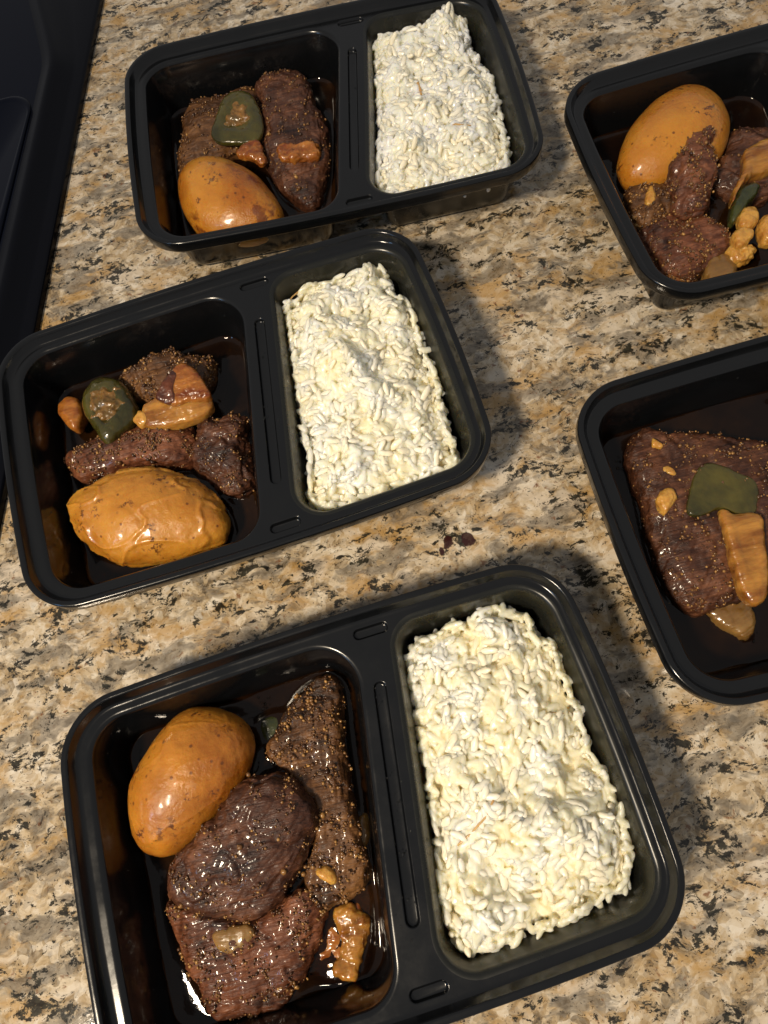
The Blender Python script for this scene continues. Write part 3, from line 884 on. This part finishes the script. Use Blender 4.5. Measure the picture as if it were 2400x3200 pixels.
lump('charred_patch', 'burnt2', 29.0, 35.4, M_BURNT, parent=o2, vox=0.45, label='dark charred patch', sq=0.6, amp=0.6, freq=0.2, tilt=(0.0, 0.14))
garlic('garlic2', 22, 29, 'pale garlic chunk at the tip of the big onion wedge')
onion('onion2b', 12, 23, M_ONION_RED, 'orange-brown onion piece left of the filled green pepper')
p1 = pepper('pepper1', 20, 28, M_PEPPER, 'olive green pepper slice with brown middle in the farthest container', dent=0.7, tilt=(0, 0.08))
lump('filling', 'core1', 20, 28.2, M_CORE, parent=p1, vox=0.5, sq=0.8, amp=1.5, freq=0.22, fine=0.4, grow=1.15)
onion('onion1a', 20, 26, M_ONION_RED, 'orange onion bit next to the potato in the farthest container', freq=0.2, amp=1.3)
onion('onion1b', 21, 28, M_ONION_RED, 'ragged orange onion bit near the divider in the farthest container', freq=0.2, amp=1.6)
onion('onion4a', 20, 31, M_ONION, 'curved golden onion slice at the picture edge in the upper right container', center=(-25, 0))
pepper('pepper4', 18, 29, M_PEPPER_DARK, 'dark green pepper strip beside the garlic in the upper right container')
garlic('garlic4a', 20, 29, 'rounded garlic slice with browned top beside the dark green pepper strip')
garlic('garlic4b', 18, 28, 'square garlic chunk below the rounded garlic slice', sq=0.5)
garlic('garlic4c', 17, 28, 'garlic clove at the right picture edge in the upper right container')
garlic('garlic4d', 15, 24, 'browned garlic mash below the square garlic chunk', freq=0.3, amp=1.3)
onion('onion4b', 10, 21, M_ONION_PALE, 'rounded translucent onion slice at the front wall of the upper right container')
garlic('garlic4e', 19, 26, 'pointed garlic sliver on the left beef of the upper right container')
o4 = onion('onion4c', 9, 19, M_ONION_RED, 'crumb-covered onion bit in the front left corner of the upper right container')
crumbs(o4, 60)
pepper('pepper5', 22, 28, M_PEPPER, 'flat olive green pepper square on the broad beef slab', sq=0.4, tilt=(-0.05, 0.02), dent=0.35)
onion('onion5a', 21, 31, M_ONION, 'long amber onion strip on the broad beef slab', sq=0.5, dent=0.25)
onion('onion5b', 6, 17, M_ONION_PALE, 'pale translucent onion piece in the broth of the lower right container', sq=0.5, fib=0.3)
garlic('garlic5a', 22, 30, 'golden garlic lump on the left side of the broad beef slab')
garlic('garlic5b', 24, 27.5, 'thin garlic sliver behind the golden lump on the broad beef slab')
garlic('garlic5c', 24, 27.5, 'small garlic flake at the back corner of the broad beef slab')

# ------------------------------------------------------------------ broth
BZ = {1: 9.5, 2: 10.0, 3: 10.5, 4: 11.0, 5: 11.5}


def broth(i, label):
    z = BZ[i]
    dep = LZ - z
    ins = 4.1 + (dep - 6) / 22 * 3.8 - 0.25
    rings = [0, 0.15, 0.4, 0.8, 1.4, 2.2, 3.2] + [4.5 + 1.4 * k for k in range(40)]
    L0 = rpoly(LWELL, LWR, ins, 16, 26)
    c = L0.mean(0)
    P, ls = [], []
    R = 54
    for k in range(R):
        d = 0.25 * k if k < 8 else None
        s = 1 - (k / (R - 1)) ** 1.25 * 0.985
        ls.append(len(P))
        for q in L0:
            P.append(c + (q - c) * s)
    P = np.array(P)
    dw = poly_dist(P, L0)
    zz = 1.5 * np.exp(-np.maximum(dw, 0) / 1.1)
    for (ci, ol, z0, z1) in LUMPS:
        if ci == i and z0 < z < z1:
            dd = np.maximum(-poly_dist(P, ol[::2]), 0)
            zz += 1.5 * np.exp(-dd / 1.3)
    zz = np.minimum(zz, 2.2)
    root = W3(i, c[0], c[1], z)
    vs = []
    for (x, y), h in zip(P, zz):
        wx, wy = warp(x, y)
        hn = 0.18 * noise.noise(Vector((x * 0.06, y * 0.06, i * 7.0)))
        vs.append(W3(i, wx, wy, z + h + hn) - root)
    n = len(L0)
    fs = bridge(ls, n)
    vs.append(Vector((0, 0, 0)))
    fs += [(ls[-1] + k, ls[-1] + (k + 1) % n, len(vs) - 1) for k in range(n)]
    o = mesh('broth', vs, fs, M_BROTH)
    o.location = root
    tag(o, label, 'broth', 'pools of dark broth in the large compartments')


broth(1, 'pool of dark broth around the beef in the farthest container')
broth(2, 'pool of dark broth around the wrinkled potato')
broth(3, 'pool of dark glossy broth in the nearest container')
broth(4, 'pool of dark broth in the upper right container')
broth(5, 'pool of dark broth around the broad beef slab in the lower right container')

# ------------------------------------------------------------------ rice
RICE = {1: [(35.9, 63.7), (41.7, 66.9), (56.4, 62.4), (67.2, 66.1), (72.5, 69.7), (89.9, 66.1), (93.4, 60.0), (91.9, 41.8), (94.2, 22.1), (99.6, 6.7), (95.7, -21.6), (94.7, -41.8), (88.9, -55.1), (65.3, -59.5), (34.8, -60.0), (19.3, -55.5), (17.8, -40.6), (26.1, -1.8), (30.3, 33.5)],
        2: [(52.6, 62.5), (72.2, 64.2), (79.6, 67.0), (87.9, 65.9), (92.1, 55.9), (91.9, 40.4), (98.0, 34.8), (98.0, 20.2), (96.2, 1.4), (97.3, -12.8), (94.3, -35.4), (92.1, -54.8), (88.5, -59.9), (66.2, -61.6), (39.3, -61.9), (23.2, -59.9), (20.3, -54.1), (24.2, -35.8), (26.1, -16.1), (25.3, 2.8), (30.8, 31.3), (36.1, 51.3), (42.4, 56.7)],
        3: [(43.9, 55.7), (56.0, 58.0), (73.3, 59.7), (79.2, 61.5), (84.3, 55.7), (92.3, 50.3), (91.6, 42.3), (97.9, 37.2), (96.5, 23.7), (97.8, 9.7), (96.2, -1.3), (96.4, -10.2), (100.1, -26.2), (96.5, -43.3), (90.4, -53.1), (77.2, -59.4), (54.9, -60.8), (40.3, -62.5), (24.3, -61.0), (17.6, -49.3), (19.1, -44.9), (18.5, -31.5), (26.3, -13.8), (26.7, 0.4), (28.6, 18.3), (33.3, 36.0), (34.6, 49.5)]}
# ridges and lumps seen on each portion: x, y, radius, height
BUMPS = {1: [(80, 60, 12, 8), (48, 55, 14, 3), (86, -5, 12, 4), (45, 0, 12, 3), (60, 5, 10, -5), (84, -38, 10, 2)],
         2: [(83, 58, 10, 5), (47, 42, 7, 6), (51, 28, 7, 7), (56, 12, 7, 8), (61, -2, 7, 9), (66, -15, 7, 8), (88, 30, 9, 3), (62, 38, 9, -4), (50, -50, 12, 2), (78, -5, 9, -2)],
         3: [(78, 52, 11, 4), (50, 48, 12, 3), (40, 20, 10, 2), (80, -35, 13, 7), (60, -25, 11, 5), (35, -50, 10, 5), (45, -38, 7, -5), (88, -8, 8, -4), (55, 10, 12, -2), (70, -52, 10, 2), (92, 5, 8, 2), (55, -52, 7, -4)]}


def grain_mesh(seed):
    r = random.Random(seed)
    L = r.uniform(6.4, 8.8)
    rad = r.uniform(1.25, 1.5)
    bend = r.uniform(-0.9, 0.9)
    vs, ls = [], []
    K, N = 8, 7
    for k in range(K):
        t = -1 + 2 * (k + 0.5) / K
        rr = rad * (1 - abs(t) ** 2.6) ** 0.55 * (1 + 0.10 * r.uniform(-1, 1))
        ls.append(len(vs))
        for j in range(N):
            a = 2 * math.pi * j / N + 0.3 * k
            vs.append((t * L / 2, bend * (t * t - 0.4) + rr * math.cos(a) * 1.08, rr * 0.88 * math.sin(a)))
    vs += [(-L / 2 * 1.0, bend * 0.6, 0), (L / 2 * 1.0, bend * 0.6, 0)]
    fs = bridge(ls, N)
    fs += [(ls[0] + (j + 1) % N, ls[0] + j, len(vs) - 2) for j in range(N)] + [(ls[-1] + j, ls[-1] + (j + 1) % N, len(vs) - 1) for j in range(N)]
    return [Vector(v) / 1000 for v in vs], fs


GR = [grain_mesh(s) for s in range(8)]
GRM = []
for vs, fs in GR:
    me = bpy.data.meshes.new('rice_grain')
    me.from_pydata([v[:] for v in vs], [], fs)
    me.materials.append(M_GRAIN)
    me.polygons.foreach_set('use_smooth', [True] * len(me.polygons))
    GRM.append(me)


def rice(i, label, seed):
    rr = random.Random(seed)
    ol = resample(RICE[i], 140)
    cc = ol.mean(0)
    for k in range(len(ol)):     # ragged, clumpy edge
        u = (ol[k] - cc) / np.linalg.norm(ol[k] - cc)
        ol[k] = ol[k] + u * (2.6 * noise.noise(Vector((ol[k][0] * 0.13, ol[k][1] * 0.16, seed))) + (0.8 if i == 3 else 0.2))
    lo, hi = ol.min(0), ol.max(0)

    def height(P):
        P = np.asarray(P, float)
        d = np.maximum(poly_dist(P, ol), 0)
        z = np.full(len(P), 33.5)
        for k, (x, y) in enumerate(P):
            z[k] += 5.4 * fbm(Vector((x * 0.06, y * 0.06, seed)), 2) + 2.6 * noise.noise(Vector((x * 0.18, y * 0.18, seed + 5)))
        for bx, by, br, bh in BUMPS[i]:
            z += bh * np.exp(-((P[:, 0] - bx) ** 2 + (P[:, 1] - by) ** 2) / (br * br))
        f = 0.72 * (1 - np.exp(-(d / 4.0) ** 1.3)) + 0.28 * (1 - np.exp(-(d / 17.0) ** 2))
        return 15 + (z - 15) * f

    root = empty('rice_portion', W3(i, 60, 0, 1.5), CONT[i][2])
    tag(root, label, 'rice', 'portions of cooked white rice')
    O = Vector((60, 0, 1.5))
    # packed core under the loose grains
    nx, ny = 56, 86
    xs, ys = np.linspace(lo[0] - 1, hi[0] + 1, nx), np.linspace(lo[1] - 1, hi[1] + 1, ny)
    G = np.array([(x, y) for y in ys for x in xs])
    hz = height(G) - 1.4
    dd = poly_dist(G, ol)
    keep = dd > 1.2
    cv = [Vector(((x - O.x) / 1000, (y - O.y) / 1000, (max(z, 14) - O.z) / 1000)) for (x, y), z in zip(G, hz)]
    cv += [Vector((v.x * 0.90, v.y * 0.93, (13 - O.z) / 1000)) for v in cv]
    nn_ = nx * ny
    cf = []
    edges = {}
    for b_ in range(ny - 1):
        for a_ in range(nx - 1):
            q = (b_ * nx + a_, b_ * nx + a_ + 1, (b_ + 1) * nx + a_ + 1, (b_ + 1) * nx + a_)
            if all(keep[t] for t in q):
                cf.append(q)
                cf.append(tuple(t + nn_ for t in reversed(q)))
                for s in range(4):
                    e_ = (q[s], q[(s + 1) % 4])
                    if (e_[1], e_[0]) in edges:
                        del edges[(e_[1], e_[0])]
                    else:
                        edges[e_] = 1
    for a_, b_ in edges:
        cf.append((b_, a_, a_ + nn_, b_ + nn_))
    # grains
    pts = []
    while len(pts) < 2000:
        p = (rr.uniform(lo[0], hi[0]), rr.uniform(lo[1], hi[1]))
        pts.append(p)
    pts = np.array(pts)
    pts = pts[poly_dist(pts, ol) > 0.8]
    e = 0.8
    h0 = height(pts)
    gx = (height(pts + [e, 0]) - height(pts - [e, 0])) / (2 * e)
    gy = (height(pts + [0, e]) - height(pts - [0, e])) / (2 * e)
    gl = []
    for (x, y), z, a, b_ in zip(pts, h0, gx, gy):
        jz = rr.uniform(-1.3, 0.7)
        gl.append((x, y, z + jz, a, b_, jz))
    # side wall grains
    cen = ol.mean(0)
    for k in range(800):
        j = rr.randrange(len(ol))
        q = ol[j]
        nrm = ol[(j + 1) % len(ol)] - ol[j - 1]
        nrm = np.array([nrm[1], -nrm[0]]) / np.linalg.norm(nrm)
        if np.dot(nrm, q - cen) < 0:
            nrm = -nrm
        z = rr.uniform(16, 29)
        t = (z - 16) / 13
        q = q - nrm * (0.4 + 1.4 * t ** 2) + np.array([rr.uniform(-.8, .8), rr.uniform(-.8, .8)])
        kk = 2.2 if rr.random() > 0.3 else 0.5
        gl.append((q[0], q[1], z, -nrm[0] * kk, -nrm[1] * kk, -2.0))
    # nothing may poke through the sloping compartment wall
    walls = {}
    for k, (x, y, z, a, b_, jz) in enumerate(gl):
        zi = int(min(z, 34))
        if zi not in walls:
            walls[zi] = rpoly(RWELL, RWR, 4.1 + max(0.0, (LZ - zi - 6) / 22 * 3.8) + (4.2 if zi < 24 else 2.2 if zi < 31 else 1.2), 5, 4)
        q = np.array([x, y])
        dw = poly_dist(q[None, :], walls[zi])[0]
        if dw < 0:
            v_ = np.array([60.0, 0.0]) - q
            q = q + v_ / np.linalg.norm(v_) * (-dw * 1.25)
            gl[k] = (q[0], q[1], z, a, b_, jz)
    gl.sort(key=lambda g: -g[5])      # the most proud grains first
    jv, jf = [], []
    for k, (x, y, z, a, b_, jz) in enumerate(gl):
        nrm = Vector((-a, -b_, 1)).normalized()
        t = Vector((rr.gauss(0, 1), rr.gauss(0, 1), rr.gauss(0, 1)))
        t = (t - nrm * t.dot(nrm)).normalized()
        lift = rr.gauss(0, 0.13) if rr.random() > 0.05 else rr.uniform(0.3, 0.9)
        t = (t + nrm * lift).normalized()
        bi = nrm.cross(t).normalized()
        nn = t.cross(bi)
        sc = rr.uniform(0.86, 1.16)
        R = Matrix((t, bi, nn)).transposed()
        loc = Vector(((x - O.x) / 1000, (y - O.y) / 1000, (z - O.z) / 1000)) + nrm * abs(lift) * 0.0012
        g = rr.randrange(len(GR))
        if k < 300:
            o = bpy.data.objects.new('rice_grain', GRM[g])
            COL.objects.link(o)
            o.parent = root
            M4 = R.to_4x4() @ Matrix.Scale(sc, 4)
            M4.translation = loc
            o.matrix_local = M4
        else:
            s0 = len(jv)
            for v in GR[g][0]:
                jv.append(loc + (R @ v) * sc)
            jf += [tuple(q + s0 for q in f) for f in GR[g][1]]
    me = remeshed(list(cv) + jv, list(cf) + [tuple(t + len(cv) for t in f_) for f_ in jf], 0.00036, 1, 0.35)
    me.name = 'rice_grains'
    me.materials.clear()
    me.materials.append(M_GRAINS)
    me.polygons.foreach_set('use_smooth', [True] * len(me.polygons))
    o = bpy.data.objects.new('rice_grains', me)
    COL.objects.link(o)
    o.parent = root
    o['kind'] = 'stuff'
    return root, height, O


def strand(root, O, pts, r=0.45):
    vs, ls = [], []
    P = [Vector(p) for p in pts]
    Q = []
    for k in range(13):
        t = k / 12 * (len(P) - 1)
        j = min(int(t), len(P) - 2)
        Q.append(P[j].lerp(P[j + 1], t - j))
    for k, q in enumerate(Q):
        d = (Q[min(k + 1, 12)] - Q[max(k - 1, 0)]).normalized()
        u = d.cross(Vector((0, 0, 1))).normalized()
        w = u.cross(d)
        ls.append(len(vs))
        for j in range(7):
            a = 2 * math.pi * j / 7
            vs.append((q - O + (u * math.cos(a) + w * math.sin(a)) * r) / 1000)
    fs = bridge(ls, 7) + [tuple(range(6, -1, -1)), tuple(range(ls[-1], ls[-1] + 7))]
    return mesh('noodle_strand', vs, fs, M_NOODLE, root)


r1, h1, O1 = rice(1, 'molded portion of white rice in the farthest container', 21)
r2, h2, O2 = rice(2, 'portion of white rice with a raised white ridge in the middle left container', 22)
r3, h3, O3 = rice(3, 'largest portion of white rice, in the nearest container', 23)


def on(h, x, y, dz=0.8):
    return (x, y, float(h(np.array([[x, y]]))[0]) + dz)


strand(r3, O3, [(13.5, -38.0, 27), (17.5, -43.5, 25), (21.0, -48.5, 24)], 0.55)
strand(r3, O3, [on(h3, 52, -12, 1.5), on(h3, 47, -17, 1.5), on(h3, 40, -21, 1.2), on(h3, 33, -24, 0.8)])
strand(r3, O3, [on(h3, 95, 12), on(h3, 90, 10, 1.6), on(h3, 85, 12)])
strand(r2, O2, [(26.5, 22, 20), (25.5, 14, 20), (25, 6, 21)])
strand(r2, O2, [(38, 54, 27), (42, 57.5, 28), (50, 61.5, 28)], 0.4)
strand(r1, O1, [on(h1, 62, -28, 1.5), on(h1, 68, -27, 1.8), on(h1, 76, -30, 1.2)])
strand(r1, O1, [on(h1, 55, 15, 1.5), on(h1, 56, 8, 1.5), on(h1, 55, 3, 1.0)], 0.8)


# ------------------------------------------------------------------ droplets and bubbles
M_DROP = mat_plastic('clear_droplet_on_plastic', (0.010, 0.010, 0.010), 0.02, 0.04)
_b = NT('clear_bubble')
_b.P(Base_Color=(0.9, 0.8, 0.65, 1), Roughness=0.02, IOR=1.33, Transmission_Weight=1.0)
M_BUB = _b.m


def domes(name, spots, mat, parent):
    """small half-round drops: (position in the parent's space, normal, radius) in metres"""
    vs, fs = [], []
    for co, nr, r in spots:
        nr = Vector(nr).normalized()
        u = nr.orthogonal().normalized()
        w = nr.cross(u)
        k0 = len(vs)
        st = random.uniform(0.8, 1.5)
        for ring in range(3):
            a = math.radians((0, 35, 65)[ring])
            for j in range(8):
                t = 2 * math.pi * j / 8
                vs.append(Vector(co) + (u * math.cos(t) * st + w * math.sin(t)) * r * math.cos(a) + nr * r * 0.6 * math.sin(a))
        vs.append(Vector(co) + nr * r * 0.6)
        fs += bridge([k0, k0 + 8, k0 + 16], 8) + [(k0 + 16 + j, k0 + 16 + (j + 1) % 8, k0 + 24) for j in range(8)]
    o = mesh(name, vs, fs, mat, parent)
    o['kind'] = 'stuff'
    return o


roots = {}
for o in list(COL.objects):
    if o.name.startswith('meal_container'):
        for i, (cx, cy, a) in CONT.items():
            if abs(o.location.x - cx) < 1e-5 and abs(o.location.y - cy) < 1e-5:
                roots[i] = o


def wall_spot(poly, rad, frac, depth):
    """point and normal on a sloping compartment wall"""
    ins = 4.1 + (depth - 6) / 22 * 3.8
    L = rpoly(poly, rad, ins)
    k = int(frac * len(L)) % len(L)
    x, y = warp(*L[k])
    d = L[(k + 1) % len(L)] - L[k - 1]
    n = np.array([-d[1], d[0]]) / np.linalg.norm(d)
    return (x / 1000, y / 1000, (LZ - depth) / 1000), (n[0], n[1], 0.18)


for i, n_led, n_wall in ((1, 14, 18), (2, 20, 34), (3, 60, 34), (4, 10, 22), (5, 8, 30)):
    sp = []
    for _ in range(n_led):
        y = random.gauss(-8, 30)
        if abs(y) > 58:
            continue
        xc = 16.0 + y * 0.166
        sp.append(((xc + random.uniform(-5.6, 5.6)) / 1000, y / 1000, LZ / 1000))
    sp = [(s, (0, 0, 1), random.uniform(0.12, 0.42) / 1000) for s in sp]
    for _ in range(n_wall):
        co, nr = wall_spot(LWELL, LWR, random.random(), random.uniform(6.5, 22))
        sp.append((co, nr, random.uniform(0.12, 0.45) / 1000))
    domes('droplets', sp, M_DROP, roots[i])

for o in [o for o in COL.objects if o.name.startswith('broth')]:
    i = min(CONT, key=lambda k: (W3(k, -42, 0, BZ[k]) - o.location).length)
    inv = {3: [((-12, -45), 9, 34), ((-6, 12), 5, 10), ((-30, 52), 7, 16)], 4: [((-14, 46), 9, 30), ((-78, -34), 5, 8)], 5: [((-86, 44), 4, 8), ((-60, -44), 8, 6)],
           2: [((-8, 42), 6, 8), ((-88, -22), 3, 4), ((-22, -40), 5, 8)], 1: [((-12, -44), 6, 10), ((-88, 4), 3, 6)]}[i]
    sp = []
    for (bx, by), sg, cnt in inv:
        for _ in range(cnt):
            x, y = random.gauss(bx, sg * 0.45), random.gauss(by, sg * 0.7)
            if poly_dist(np.array([[x, y]]), rpoly(LWELL, LWR, 9.5))[0] < 0:
                continue
            if any(ci == i and poly_dist(np.array([[x, y]]), ol)[0] > 0 for ci, ol, z0, z1 in LUMPS):
                continue
            sp.append((W3(i, x, y, BZ[i] + 0.12) - o.location, (0, 0, 1), random.uniform(0.3, 1.0) / 1000))
    if sp:
        domes('bubbles', sp, M_BUB, o)
